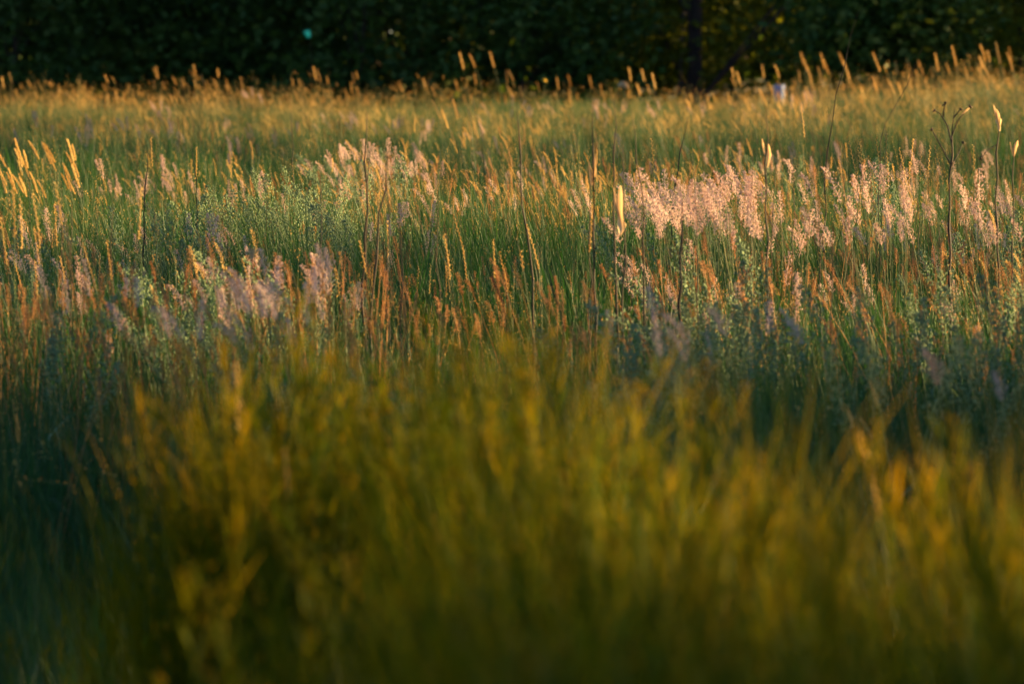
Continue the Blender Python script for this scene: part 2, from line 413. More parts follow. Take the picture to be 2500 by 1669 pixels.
def scatter(name, kind, pts, scl, label, cat, tilt=0.12):
    n = len(pts)
    me = bpy.data.meshes.new(name)
    z = ground(pts[:, 0], pts[:, 1])
    me.vertices.add(n); me.vertices.foreach_set('co', np.stack([pts[:, 0], pts[:, 1], z], 1).ravel())
    r_ = me.attributes.new('turn', 'FLOAT_VECTOR', 'POINT')
    # turned only a little so that the downwind lean stays common to the field
    rot = np.stack([rng.normal(0, tilt, n), rng.normal(-0.03, tilt, n), rng.uniform(-1.6, 1.6, n)], 1)
    r_.data.foreach_set('vector', rot.ravel())
    s_ = me.attributes.new('size', 'FLOAT', 'POINT'); s_.data.foreach_set('value', np.asarray(scl) * PLANT)
    k_ = me.attributes.new('pick', 'INT', 'POINT'); k_.data.foreach_set('value', rng.integers(0, len(PROT[kind].objects), n).astype(np.int32))
    o = obj(name, me)
    ng = bpy.data.node_groups.new('scatter_' + kind, 'GeometryNodeTree')
    ng.interface.new_socket('Geometry', in_out='INPUT', socket_type='NodeSocketGeometry')
    ng.interface.new_socket('Geometry', in_out='OUTPUT', socket_type='NodeSocketGeometry')
    N = ng.nodes.new; L = ng.links.new
    gi = N('NodeGroupInput'); go = N('NodeGroupOutput'); ci = N('GeometryNodeCollectionInfo'); ip = N('GeometryNodeInstanceOnPoints')
    ci.inputs['Collection'].default_value = PROT[kind]; ci.inputs['Separate Children'].default_value = True; ci.inputs['Reset Children'].default_value = True
    def na(nm, typ):
        q = N('GeometryNodeInputNamedAttribute'); q.data_type = typ; q.inputs['Name'].default_value = nm; return q.outputs['Attribute']
    er = N('FunctionNodeEulerToRotation')
    L(na('turn', 'FLOAT_VECTOR'), er.inputs[0]); L(er.outputs[0], ip.inputs['Rotation'])
    L(na('size', 'FLOAT'), ip.inputs['Scale']); L(na('pick', 'INT'), ip.inputs['Instance Index'])
    ip.inputs['Pick Instance'].default_value = True
    L(gi.outputs[0], ip.inputs['Points']); L(ci.outputs[0], ip.inputs['Instance']); L(ip.outputs[0], go.inputs[0])
    md = o.modifiers.new('scatter', 'NODES'); md.node_group = ng
    return tag(o, label, cat, kind='stuff')

def field(dens, y0=1.8, y1=50.0, seed=1):
    """random points over the strip of meadow that the view and its near surroundings cover"""
    r = np.random.default_rng(seed)
    ymax = y1; wl = 0.1 * ymax + 1.3; wr = 0.1 * ymax + 2.2
    n = int((wl + wr) * (y1 - y0) * dens)
    x = r.uniform(-wl, wr, n); y = r.uniform(y0, y1, n)
    keep = (x > -(0.1 * y + 1.3)) & (x < 0.1 * y + 2.2) & (r.random(n) < 1 - 0.45 * sstep(18, 28, y))
    return np.stack([x[keep], y[keep]], 1), r

def px_of(x, y): return 512 + x / y * FOC

p, r = field(105, seed=2)
x, y = p.T
nz_ = value_noise(x, y, 1.3, 3)
keep = r.random(len(p)) < (0.75 + 0.5 * nz_) * (1 - 0.9 * hollow(x, y)) * (1 - 0.6 * sstep(8.6, 7.4, y))
p = p[keep]; x, y = p.T
s = (0.62 + 0.5 * value_noise(x, y, 0.9, 5) + 0.42 * value_noise(x, y, 0.3, 55)) * r.uniform(0.8, 1.2, len(p))
s = s * (1 - 0.30 * sstep(26, 36, y)) * (1 - 0.16 * sstep(10, 8.0, y)) * (1 - 0.7 * hollow(x, y))
s = s * (1 - 0.36 * sstep(9.5, 8.0, y) * sstep(-0.05, -0.3, x / (y / 6.0)))
scatter('meadow_grass', 'grass', p, s, 'dense green and straw coloured grass blades filling the whole meadow', 'grass')

# yellow green grass and leafy herbs on the bank near the camera
p, r = field(300, 1.8, 8.4, seed=4)
x, y = p.T
mound = bank(x, y) / 0.21
cl_ = 0.55 * value_noise(x, y, 0.11, 21) + 0.45 * value_noise(x, y, 0.34, 22)
keep = (r.random(len(p)) < 0.05 + mound * sstep(0.28, 0.62, cl_)) & (r.random(len(p)) > 3.2 * hollow(x, y))
p = p[keep]; x, y = p.T; mound = mound[keep]; cl_ = cl_[keep]
s = (0.50 + 0.22 * np.clip(mound, 0, 1)) * (0.55 + 0.95 * cl_) * r.uniform(0.8, 1.2, len(p))
k = r.random(len(p)) < 0.55
scatter('tall_grass', 'lush', p[k], s[k] * 1.1, 'yellow green grass blades in the blurred near part of the meadow', 'grass', tilt=0.2)
scatter('leafy_herb', 'weedy', p[~k], s[~k], 'bushy yellow green small leaved herb filling the blurred bank near the camera', 'herb', tilt=0.2)

# golden spikes through the whole field, thick far off and on the left
p, r = field(36, 8.5, 49, seed=6)
x, y = p.T
f = 0.25 + 0.6 * sstep(14, 30, y) + 0.45 * value_noise(x, y, 2.2, 8) - 0.1
f = np.where((y < 15), f * 0.3, f) * (0.55 + (0.30 + 0.55 * (sstep(400, 280, px_of(x, y)) + sstep(600, 720, px_of(x, y)))) * sstep(33, 38, y) - 0.3 * sstep(20, 23, y) * sstep(34, 30, y))
keep = r.random(len(p)) < f * (0.2 + 1.0 * value_noise(x, y, 0.8, 9)) * (0.25 + 0.95 * sstep(0.3, 0.65, value_noise(x, y, 1.7, 19)))
p = p[keep]; x, y = p.T
s = (0.80 + 0.24 * value_noise(x, y, 1.1, 10)) * r.uniform(0.8, 1.12, len(p)) * np.where(r.random(len(p)) < 0.08, 1.25, 1.0) * (1 + sstep(24, 34, y) * (-0.46 + 0.5 * value_noise(x, y, 0.9, 77)))
scatter('golden_spike_grass', 'spikes', p, s, 'golden seed spikes standing thickly above the meadow grass', 'grass')

# pink plumes in drifts
p, r = field(17, 8.0, 40, seed=12)
x, y = p.T; q = px_of(x, y)
f = 0.25 * sstep(0.55, 0.8, value_noise(x, y, 1.0, 13))
def drift(px, d, sx, sd): return np.exp(-(((q - px) / sx) ** 2 + ((y - d) / sd) ** 2))
f = f + 1.3 * drift(690, 12.6, 60, 0.8) + 0.5 * drift(830, 12.6, 90, 0.9) + 0.7 * drift(290, 10.6, 70, 1.0) + 0.8 * drift(385, 19.3, 60, 1.5) + 0.35 * drift(230, 8.9, 90, 0.8) + 0.3 * drift(760, 9.2, 140, 1.0) + 0.4 * drift(330, 15.5, 80, 1.2) + 0.5 * drift(980, 15, 80, 2)
keep = r.random(len(p)) < f
p = p[keep]
scatter('pink_plume_grass', 'plumes', p, r.uniform(0.9, 1.25, len(p)), 'drifts of soft pinkish plumed grass in the meadow', 'grass')

# a tangle of thin shed stalks everywhere
p, r = field(22, 8.6, 48, seed=33)
x, y = p.T
keep = r.random(len(p)) < 0.25 + 0.9 * value_noise(x, y, 0.7, 34)
p = p[keep]
scatter('thin_stalk_grass', 'stalks', p, r.uniform(0.7, 1.15, len(p)), 'thin half shed straw and olive stalks tangled through the meadow', 'grass', tilt=0.2)

# rust coloured bents across the focus zone
p, r = field(23, 8.6, 30, seed=14)
x, y = p.T; q = px_of(x, y)
f = 1.1 * (0.3 + value_noise(x, y, 0.45, 44)) * (1 + 0.8 * sstep(420, 250, q)) * np.exp(-(((y - 11.6 - (q - 400) * 0.0030) / 1.7) ** 2)) + 0.22 * sstep(0.5, 0.8, value_noise(x, y, 1.4, 15))
keep = r.random(len(p)) < f
p = p[keep]
scatter('rust_bent_grass', 'rust', p, r.uniform(0.9, 1.2, len(p)), 'reddish brown fine headed bent grass in the sharp middle band', 'grass')

# feathery tufts of plume heads, the grey green of shade put into their colour
p, r = field(46, 8.8, 22, seed=16)
x, y = p.T; q = px_of(x, y)
f = 0.5 * drift(700, 10.8, 45, 0.6) + 0.6 * drift(650, 9.3, 40, 0.5) + 0.12 * drift(880, 9.6, 90, 0.6) + 1.0 * drift(215, 11.1, 70, 0.6) + 0.2 * drift(160, 9.6, 70, 0.6) + 0.5 * drift(200, 15.2, 90, 0.8) + 0.5 * drift(330, 15.8, 70, 0.9) + 0.02
keep = r.random(len(p)) < f
p = p[keep]
x, y = p.T
scatter('shade_grey_tufts', 'herb', p, r.uniform(0.95, 1.35, len(p)) * 1.05, 'low feathery tufts among the grass, coloured grey green like plumes in shade', 'herb')

# ------------------------------------------------------------------ single grass stalks one can pick out
def stalk_set(kind, n):
    """prototype stalks 0.8 m tall: list of (stem mesh, head mesh, leaf mesh, tip offset)"""
    res = []
    for i in range(n):
        lean = {'gold': random.uniform(-0.16, -0.02), 'bead': random.uniform(-0.08, 0.03), 'pink': random.uniform(-0.12, 0.03)}[kind]
        hl = {'gold': random.uniform(0.09, 0.15), 'bead': random.uniform(0.09, 0.15), 'pink': random.uniform(0.06, 0.105)}[kind]
        P = stem_line(0.8 - hl * 0.93, (lean, random.uniform(-.06, .06)), 2.4, n=7)
        bs = MB(); bs.tube(P, 0.0016, 0.001, 4, 0)
        bh = MB()
        if kind == 'gold': spike_head(bh, P[-1], P[-1] - P[-2], hl, 0, dens=1.1, thick=0.0036, gr=0.002, curl=random.uniform(0.02, 0.22))
        elif kind == 'bead': loose_spike(bh, P[-1], P[-1] - P[-2], hl, 0, random.uniform(0.0, 0.3))
        else: plume_head(bh, P[-1], P[-1] - P[-2], hl, random.uniform(0.014, 0.026), 0, nodes=8, curl=random.uniform(0, 0.9))
        bl = MB(); side_leaf(bl, P, 0.42, 0.22, 0.005, 0); side_leaf(bl, P, 0.2, 0.25, 0.005, 0)
        hm = {'gold': M_gold, 'bead': M_gold, 'pink': M_pink}[kind]
        res.append((bs.mesh('stem', [M_stem]), bh.mesh('head', [hm]), bl.mesh('leaf_blade', [M_blade]), max(v[2] for v in bh.V[0])))
    return res
SETS = {k: stalk_set(k, n) for k, n in (('gold', 7), ('bead', 6), ('pink', 8))}

def stalk(kind, x, y, ztop, label, group, name=None, rz=None, tilt=0.0):
    S = SETS[kind][random.randrange(len(SETS[kind]))]
    g = float(ground(x, y)); sc = max(0.35, (ztop - g + 0.01) / S[3])
    t = empty(name or {'gold': 'golden_grass_stalk', 'bead': 'beaded_grass_stalk', 'pink': 'pink_plume_stalk'}[kind], (x, y, g - 0.01),
              random.uniform(-0.7, 0.7) if rz is None else rz, sc, (random.gauss(0, 0.03), tilt + random.gauss(0, 0.03)))
    tag(t, label, 'grass stalk', group)
    obj('stem', S[0], t); obj('plume' if kind == 'pink' else 'seed_head', S[1], t); obj('leaf_blade', S[2], t)
    return t

K = 1024.0 / 2349.0       # the survey of the photograph was made on a 2349 px wide view
def put(kind, u, v, d, label, group=None, **k):
    x, y, z = at(u * K, v * K, d)
    return stalk(kind, x, y, z, label, group, **k)

# stalks that stand out alone
ONE = [
 ('gold', 461, 146, 45, 'tallest golden seed spike standing up against the black trees above the far left grass', 0.0),
 ('gold', 1092, 117, 40, 'tall arching grass spike, first of three bending left before the dark trees', -0.10),
 ('gold', 1126, 120, 40.5, 'tall arching grass spike, middle of three bending left before the dark trees', -0.08),
 ('gold', 1160, 117, 40, 'tall arching grass spike, last of three bending left before the dark trees', -0.06),
 ('gold', 1706, 152, 40, 'leaning golden spike left of the pale blue tube at the wood edge', -0.10),
 ('gold', 1722, 172, 41, 'shorter golden spike close beside the leaning one left of the blue tube', -0.12),
 ('gold', 1864, 117, 38, 'tall thick grass spike leaning left just right of the pale blue tube', -0.10),
 ('gold', 1913, 120, 38, 'upright slim grass spike, second to the right of the pale blue tube', 0.0),
 ('gold', 1962, 118, 39, 'thin drooping grass spike close to the very tall thin stem', -0.02),
 ('gold', 2136, 138, 38, 'single upright spike above the right far grass, left of the corner spikes', 0.0),
 ('gold', 2282, 125, 36, 'golden forked looking spike near the upper right corner of the meadow', -0.06),
 ('gold', 2328, 92, 34, 'highest golden spike at the right edge before the dark wood', -0.05),
 ('gold', 2340, 120, 34.5, 'second golden spike at the right edge before the dark wood', 0.02),
 ('gold', 822, 165, 42, 'golden spike rising a little above the far grass left of the three arching ones', 0.0),
 ('gold', 545, 180, 43, 'short bright spike just above the far grass right of the tallest left spike', 0.0),
 ('bead', 345, 318, 17, 'dark rusty beaded spike standing over the bright left clump of grass', 0.05),
 ('bead', 412, 338, 17, 'loose branching seed spike leaning right beside the rusty beaded spike', 0.16),
 ('bead', 603, 455, 13.5, 'upright golden beaded spike over the grey green shaded grass', 0.0),
 ('bead', 905, 448, 13, 'golden beaded spike bending left between the dark stems', -0.10),
 ('bead', 1014, 440, 13, 'straight golden beaded spike to the right of the bending one', 0.0),
 ('bead', 1122, 490, 12.5, 'thin golden spike leaning left before the shaded middle grass', -0.10),
 ('bead', 1425, 395, 14, 'bright yellow spike slanting left beside the pale flame shaped leaf', -0.14),
 ('bead', 1490, 320, 15, 'sprinkled loose seed spike above the left end of the pink plumes', 0.10),
 ('bead', 1840, 335, 14.5, 'pinkish spike bent over to the left beyond the pink plumes', -0.30),
 ('bead', 1882, 240, 17, 'tall golden spike straight up behind the right pink plumes', 0.0),
 ('bead', 546, 832, 6.6, 'blurred bright seed spike over the left shoulder of the near yellow grass', 0.0),
 ('bead', 1362, 985, 6.1, 'blurred seed spike with round glints in the middle of the near yellow grass', -0.05),
 ('bead', 662, 1035, 5.7, 'blurred glinting seed spike beside the dark hollow in the near grass', 0.0),
 ('bead', 2150, 985, 6.0, 'blurred golden seed spike slanting left in the near grass at the right', -0.16),
 ('pink', 2165, 800, 7.6, 'soft pinkish plume alone in the shaded grass towards the right edge', 0.0),
 ('pink', 2316, 860, 8.0, 'soft salmon plume alone in the near grass at the right edge', 0.0),
]
for kd, u, v, d, lab, ti in ONE:
    put(kd, u, v, d, lab, tilt=ti)

def many(kind, n, box, dist, label, group, seed, tilt=0.0, jit=0.04, skew=1.0, rise=0.0):
    r = random.Random(seed)
    for _ in range(n):
        f = r.random()
        u = r.uniform(box[0], box[1]); v = box[3] - (box[3] - box[2]) * f ** skew; d = r.uniform(*dist)
        v -= rise * max(0.0, (u - 1900) / 450)
        put(kind, u, v, d, label, group, tilt=tilt + r.gauss(0, jit))

many('gold', 78, (0, 860, 150, 225), (40, 47), 'golden seed spike in the sunlit fringe of far grass before the left dark trees', 'spikes fringing the far left grass', 1, skew=2.0)
many('gold', 24, (900, 1480, 150, 215), (38, 46), 'dim greenish spike in the far grass fringe below the middle dark trees', 'spikes fringing the far middle grass', 2, -0.04, skew=1.6)
many('gold', 76, (1500, 2349, 125, 225), (34, 44), 'golden seed spike in the sunlit fringe of far grass before the right dark trees', 'spikes fringing the far right grass', 3, -0.05, skew=1.8, rise=38)
many('gold', 34, (60, 250, 300, 400), (17, 20), 'bright yellow spike in the dense left clump bowing to the left', 'spikes of the bright left clump', 4, -0.16)
many('gold', 13, (1050, 1140, 215, 300), (25, 28), 'orange golden spike in the tight tuft rising at the middle of the field', 'spikes of the middle tuft', 5, -0.06)
many('gold', 14, (1690, 1900, 190, 260), (30, 34), 'glowing golden spike in the tuft below the pale blue tube', 'spikes of the tuft below the tube', 6, -0.08)
many('bead', 22, (1985, 2230, 290, 400), (13.5, 16), 'upright golden beaded spike among the right pink plumes', 'beaded spikes on the right', 7, 0.0)
many('bead', 22, (20, 300, 400, 600), (10, 14), 'golden beaded spike in the orange grass at the left edge', 'beaded spikes on the left', 8, -0.05)
many('bead', 20, (640, 1330, 470, 620), (11, 13), 'rusty golden beaded spike between the dark stems in the middle', 'beaded spikes in the middle', 9, -0.04)
many('pink', 84, (1490, 1735, 385, 500), (11.9, 13.3), 'pale pink feathery plume in the bright drift right of the middle', 'plumes of the bright right drift', 10, 0.0)
many('pink', 26, (1740, 2060, 380, 530), (11.9, 13.4), 'pale pink feathery plume in the looser drift farther right', 'plumes of the looser right drift', 11, 0.0)
many('pink', 14, (2030, 2349, 390, 520), (11.5, 13.5), 'reddish pink plume at the right end of the focus band', 'plumes near the right edge', 12, 0.0)
many('pink', 50, (480, 800, 560, 690), (10.2, 11.4), 'soft pink plume in the left drift above the grey shaded plumes', 'plumes of the left drift', 13, 0.0)
many('pink', 34, (745, 985, 318, 390), (18.3, 20.3), 'blurred salmon pink plume in the drift behind the two dark stems', 'plumes of the drift behind the stems', 14, -0.04)
many('pink', 9, (270, 700, 640, 740), (8.3, 9.6), 'grey looking plume in shade before the left pink drift', 'shaded plumes on the left', 15, 0.0)
many('pink', 9, (1400, 2000, 610, 760), (8.2, 9.6), 'grey green plume in shade below the bright right drift', 'shaded plumes on the right', 16, -0.06)

# ------------------------------------------------------------------ dead weed stems
def weed(label, pts, d, r0, r1, branches=(), leaves=(), name='weed_stem', knots=True, buds=True):
    """a dead stem through the given view points (u, v of the survey), standing at distance d; the lowest point is carried down to the soil"""
    d = d * 0.86
    W = [at(u * K, v * K, d) for u, v in pts]                     # from the tip downwards
    bx = W[-1][0] + (W[-1][0] - W[-2][0]) * 0.3
    g = float(ground(bx, d))
    base = np.array([bx, d, g - 0.02])
    P = np.array([base] + [np.array(q) for q in reversed(W)])
    # smooth resample
    tt = np.concatenate([[0], np.cumsum(np.linalg.norm(np.diff(P, axis=0), axis=1))]); q = np.linspace(0, tt[-1], 16)
    C = np.stack([np.interp(q, tt, P[:, k]) for k in range(3)], 1)
    C[1:-1, 1] += np.cumsum(rng.normal(0, 0.004, 14)); C[1:-1, 0] += rng.normal(0, 0.0022, 14)
    t = empty(name, base); tag(t, label, 'weed')
    O = base
    r0 *= 0.72; r1 *= 0.55
    b = MB(); rad = np.linspace(r0, r1, 16); rad[-2:] *= (0.75, 0.35)
    if knots:
        rad = rad * (1 + 0.35 * (np.arange(16) % 3 == 1))
    b.tube(C - O, r0, rad, 6, 0)
    obj('stem', b.mesh('stem', [M_dark]), t)
    for bp in branches:
        Q = np.array([at(u * K, v * K, d) for u, v in bp])
        dy = random.uniform(-0.06, 0.06); Q[:, 1] += np.linspace(0, dy, len(Q))
        b = MB(); b.tube(Q - O, r1 * 1.2, r1 * 0.6, 5, 0)
        br = obj('branch', b.mesh('branch', [M_dark]), t)
        if buds:
            b = MB(); b.grains(np.repeat(Q[-1:] - O, 5, 0), rng.normal(0, 0.5, (5, 3)) + (Q[-1] - Q[-2]) / np.linalg.norm(Q[-1] - Q[-2]), 0.008, 0.0025, 0)
            obj('bud', b.mesh('bud', [M_dark]), br)
    for lp in leaves:                       # withered leaf: (points tip..foot, width)
        Q = np.array([at(u * K, v * K, d) for u, v in lp[0]]); n = 9
        tl = np.linspace(0, 1, len(Q)); ql = np.linspace(0, 1, n)
        S = np.stack([np.interp(ql, tl, Q[:, k]) for k in range(3)], 1)
        b = MB()
        wd = 0.6 * lp[1] * np.sin(np.linspace(0.12, 2.9, n)) ** 0.8 * 0.5 * rng.uniform(0.55, 1.2, n)
        tw = np.linspace(random.uniform(-.5, .2), random.uniform(0.4, 1.2), n)
        V = np.empty((3 * n, 3)); sd = np.stack([np.cos(tw), np.sin(tw), 0 * tw], 1)
        V[0::3] = S - sd * wd[:, None]; V[1::3] = S + np.array([0, 0.006, 0]) * np.sin(ql * 3.1)[:, None]; V[2::3] = S + sd * wd[:, None] + np.array([0, -0.004, 0])
        F = []
        for i in range(n - 1):
            F += [(3 * i, 3 * i + 1, 3 * i + 4, 3 * i + 3), (3 * i + 1, 3 * i + 2, 3 * i + 5, 3 * i + 4)]
        b.add(V - O, F, 0, random.random())
        obj('withered_leaf', b.mesh('withered_leaf', [M_dry]), t)
    return t

weed('straight dark stem, left of the pair rising through the salmon pink drift', [(842, 255), (840, 340), (842, 480), (832, 740)], 13.4, 0.0045, 0.0022)
weed('dark stem leaning right at the top, right of the pair in the salmon pink drift', [(893, 330), (880, 420), (866, 560), (850, 740)], 13.2, 0.0048, 0.002)
weed('thinner dark stem behind the salmon pink drift, close to the left one of the pair', [(850, 340), (846, 430), (840, 520)], 13.9, 0.003, 0.0018)
weed('long slightly bowed dark stem near the middle, right of the tight golden tuft', [(1185, 240), (1192, 360), (1198, 480), (1222, 650)], 13.6, 0.0045, 0.002)
weed('straight dark stem with two pale withered leaves, left of the flame shaped leaf', [(1362, 225), (1358, 380), (1362, 520), (1368, 720)], 13.0, 0.0042, 0.002,
     leaves=[([(1366, 352), (1364, 390), (1358, 425)], 0.016), ([(1351, 368), (1353, 400), (1356, 425)], 0.010)])
weed('straight dark stem just right of the one with withered leaves', [(1408, 230), (1409, 380), (1408, 540), (1414, 690)], 13.0, 0.0042, 0.002)
weed('dark stem bearing one broad pale flame shaped withered leaf', [(1428, 330), (1432, 420), (1430, 600)], 12.9, 0.0035, 0.0018,
     leaves=[([(1424, 425), (1420, 480), (1427, 520), (1423, 540)], 0.030), ([(1408, 430), (1413, 470), (1420, 500)], 0.014)])
weed('dark stem leaning left at its top between the flame leaf and the pink drift', [(1447, 250), (1457, 340), (1470, 460), (1478, 690)], 12.8, 0.0036, 0.0016)
weed('thin dark stem leaning right beyond the left end of the bright pink drift', [(1580, 265), (1560, 345), (1548, 420), (1540, 520)], 16.5, 0.003, 0.0014)
weed('short thick dark stem among the plumes at the left part of the pink drift', [(1566, 455), (1564, 500), (1562, 570), (1560, 640)], 12.6, 0.0055, 0.003)
weed('dark stem with a small pale husk standing between the two pink drifts', [(1757, 260), (1758, 350), (1756, 450), (1760, 540)], 13.4, 0.0042, 0.0018,
     leaves=[([(1762, 330), (1764, 355), (1760, 385)], 0.016), ([(1748, 318), (1752, 345), (1756, 360)], 0.010)])
weed('very tall thin stem sweeping up right across the dark wood', [(1970, 20), (1950, 90), (1930, 180), (1905, 290), (1893, 380)], 15.0, 0.0030, 0.0010, buds=False)
weed('thin bare stem crossing to the right below the upper right corner', [(2116, 104), (2092, 160), (2068, 215), (2020, 300)], 18, 0.0022, 0.0009)
weed('branched dead weed like a small candelabrum on the right', [(2190, 243), (2186, 300), (2182, 370), (2180, 480)], 14.0, 0.0055, 0.0025,
     branches=[[(2183, 330), (2175, 290), (2160, 262), (2150, 255)], [(2182, 315), (2195, 280), (2214, 255), (2224, 246)], [(2180, 375), (2160, 335), (2142, 300)],
               [(2163, 268), (2164, 250), (2165, 238)], [(2186, 270), (2194, 260), (2200, 252)], [(2182, 380), (2200, 350), (2210, 330)]],
     leaves=[([(2222, 247), (2214, 254), (2206, 262)], 0.010)])
weed('dark stem topped by a pale shrivelled seed head near the right edge', [(2292, 240), (2291, 300), (2289, 380), (2288, 480)], 14.2, 0.0045, 0.0022,
     leaves=[([(2285, 250), (2290, 275), (2292, 300)], 0.022), ([(2278, 240), (2284, 262), (2290, 285)], 0.012)], branches=[[(2288, 330), (2262, 345), (2250, 360)]])
weed('pale cupped withered leaves on a thin stalk at the right edge', [(2322, 300), (2324, 345), (2324, 430)], 14.0, 0.003, 0.0016,
     leaves=[([(2334, 322), (2328, 338), (2325, 360)], 0.018), ([(2316, 325), (2320, 342), (2324, 358)], 0.008)])
weed('small pale cupped dead leaf on a thin stem above the left pink plumes', [(574, 552), (577, 590), (576, 640)], 11.0, 0.003, 0.0015,
     leaves=[([(572, 566), (576, 576), (578, 596)], 0.022), ([(586, 562), (584, 578), (579, 592)], 0.010)])
weed('short black stem broken off in the left pink drift', [(668, 615), (676, 660), (682, 700)], 10.4, 0.005, 0.004)
weed('thin dark stem beside the loose seed spike on the left', [(440, 335), (446, 400), (452, 480)], 16.8, 0.0028, 0.0014)
weed('thin bare stem rising from the far left grass', [(665, 220), (668, 260), (672, 330)], 22, 0.003, 0.0015)
weed('dark stem under the rusty beaded spike on the left', [(338, 345), (334, 420), (330, 520)], 16.4, 0.0035, 0.002)
weed('thin black stem in the rusty grass between the pairs of dark stems', [(915, 470), (918, 560), (922, 690)], 12.4, 0.0034, 0.0018)
weed('slanting black stem in the rusty middle, left of the bowed one', [(1105, 560), (1130, 640), (1160, 720)], 11.6, 0.003, 0.0018)
weed('slanting black stem running down right below the bowed one', [(1240, 560), (1262, 640), (1290, 730)], 11.4, 0.0032, 0.0018)

rs = random.Random(71)
for k in range(16):
    u = rs.choice([rs.uniform(700, 1340), rs.uniform(1340, 1760), rs.uniform(1760, 2330), rs.uniform(60, 600)]); v = rs.uniform(300, 470); l = rs.uniform(-16, 12)
    t_ = weed('thin bare brownish stem standing straight among the sharp middle grasses', [(u + l, v), (u + l * 0.4, v + 90), (u, v + 210)], rs.uniform(12.6, 15.5), 0.0026, 0.0011, name='thin_dead_stem', knots=False)
    t_['group'] = 'thin dead stems in the middle grass'

# a yellow flower and a pale fluffy head at the wood edge
def flower(label, u, v, d, mat, rad, name):
    x, y, z = at(u * K, v * K, d); g = float(ground(x, y))
    t = empty(name, (x, y, g - 0.01)); tag(t, label, 'flower')
    h = z - g
    b = MB(); b.tube(stem_line(h, (-0.03, 0.02)), 0.003, 0.002, 5, 0); obj('stem', b.mesh('stem', [M_stem]), t)
    b = MB(); n = 60
    D = rng.normal(0, 1, (n, 3)); D[:, 2] = np.abs(D[:, 2])
    b.grains(np.repeat([[-0.03 * h, 0.02 * h, h]], n, 0), D, rad, rad * 0.22, 0); obj('flower_head', b.mesh('flower_head', [mat]), t)
flower('round yellow flower head before the dark trees above the middle grass', 1253, 183, 44, M_yell, 0.022, 'yellow_flower')
flower('pale fluffy seed head glowing above the far grass in the middle', 1434, 197, 42, M_dry, 0.05, 'fluffy_seed_head')

# ------------------------------------------------------------------ trees and bushes
def leaves_into(b, C, size, mat=0, flat=0.5):
    n = len(C)
    U = rng.normal(0, 1, (n, 3)); U[:, 2] *= flat; U /= np.linalg.norm(U, axis=1)[:, None]
    A = rng.normal(0, 1, (n, 3)); A = np.cross(U, A); A /= np.linalg.norm(A, axis=1)[:, None]
    s = size * rng.uniform(0.65, 1.25, n)[:, None]
    V = np.stack([C - U * s * .5, C + A * s * .30, C + U * s * .55, C - A * s * .30], 1).reshape(-1, 3)
    b.add(V, [(4 * i, 4 * i + 1, 4 * i + 2, 4 * i + 3) for i in range(n)], mat, np.repeat(rng.random(n), 4))

def tree(name, label, loc, height, radius, low, nleaf, lsize, mat=M_leaf, trunk=0.12, bark=M_bark, nclump=70, cat='tree', group=None, clump=0.34, trunk_top=0.8, tilt=0.0):
    x, y = loc; g = float(ground(x, y))
    t = empty(name, (x, y, g - 0.03)); tag(t, label, cat, group)
    b = MB(); q = np.linspace(0, 1, 9); top = height * trunk_top
    T = np.stack([tilt * q * top + np.cumsum(rng.normal(0, 0.02, 9)) * (q > 0), np.cumsum(rng.normal(0, 0.02, 9)), top * q], 1)
    b.tube(T, trunk, np.interp(q, [0, .06, 1], [trunk * 1.25, trunk, trunk * 0.2]), 8, 0)
    cl = []
    for _ in range(nclump):
        f = random.random()
        z = low + (height - low) * f
        rr = radius * (0.35 + 0.65 * math.sin(math.pi * min(1, 0.18 + 0.80 * f)) ** 0.7) * math.sqrt(random.random())
        an = random.uniform(0, 6.28)
        cl.append((tilt * z + rr * math.cos(an), rr * math.sin(an), z))
    cl = np.array(cl)
    for c in cl[::max(1, nclump // 14)]:
        k = min(8, max(1, int((c[2] * 0.72) / top * 8)))
        p0 = T[k - 1]; b.tube(np.array([p0, (p0 + c) / 2 + np.array([0, 0, 0.12]), c]), trunk * 0.32, trunk * 0.08, 5, 0)
    obj('trunk', b.mesh('trunk', [bark]), t)
    b = MB()
    wi = rng.integers(0, nclump, nleaf)
    sig = clump * rng.uniform(0.6, 1.3, nclump)
    C = cl[wi] + rng.normal(0, 1, (nleaf, 3)) * sig[wi][:, None] * np.array([1, 1, 0.75])
    C[:, 2] = np.maximum(C[:, 2], 0.05)
    leaves_into(b, C, lsize)
    obj('crown', b.mesh('crown', [mat], smooth=False), t)
    return t

# bushes along the wood edge, left to right
BUSH = [
 (-7.4, 62.5, 3.0, 'dark bush at the far left end of the wood edge', M_leaf),
 (-5.3, 60.5, 3.2, 'rounded black green bush filling the upper left corner', M_leaf),
 (-3.5, 62.0, 2.8, 'low black bush behind the tallest left grass spike', M_leaf),
 (-1.7, 60.8, 3.2, 'dark bush with bluish glinting leaves right of the teal scrap', M_leaf),
 (0.1, 61.5, 3.0, 'dark leafy bush behind the three arching spikes', M_leaf),
 (1.3, 64.5, 2.6, 'dim green bush left of the dark trunk', M_leaf_lit),
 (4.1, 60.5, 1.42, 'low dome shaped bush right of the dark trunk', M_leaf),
 (5.6, 62.5, 3.0, 'yellow green bush in the upper right corner, sunlight put into its leaf colour', M_leaf_lit),
 (7.2, 61.5, 2.8, 'yellowish bush beyond the right edge of the wood, sunlight put into its leaf colour', M_leaf_lit),
 (2.6, 66.5, 2.6, 'mossy green bush in shade behind the dark trunk', M_leaf_lit),
]
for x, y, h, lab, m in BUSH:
    tree('bush', lab, (x, y), h, 1.25 if h > 2 else 0.8, 0.15, 8000, 0.11, m, 0.03, nclump=34, cat='bush', clump=0.30, trunk_top=0.7)

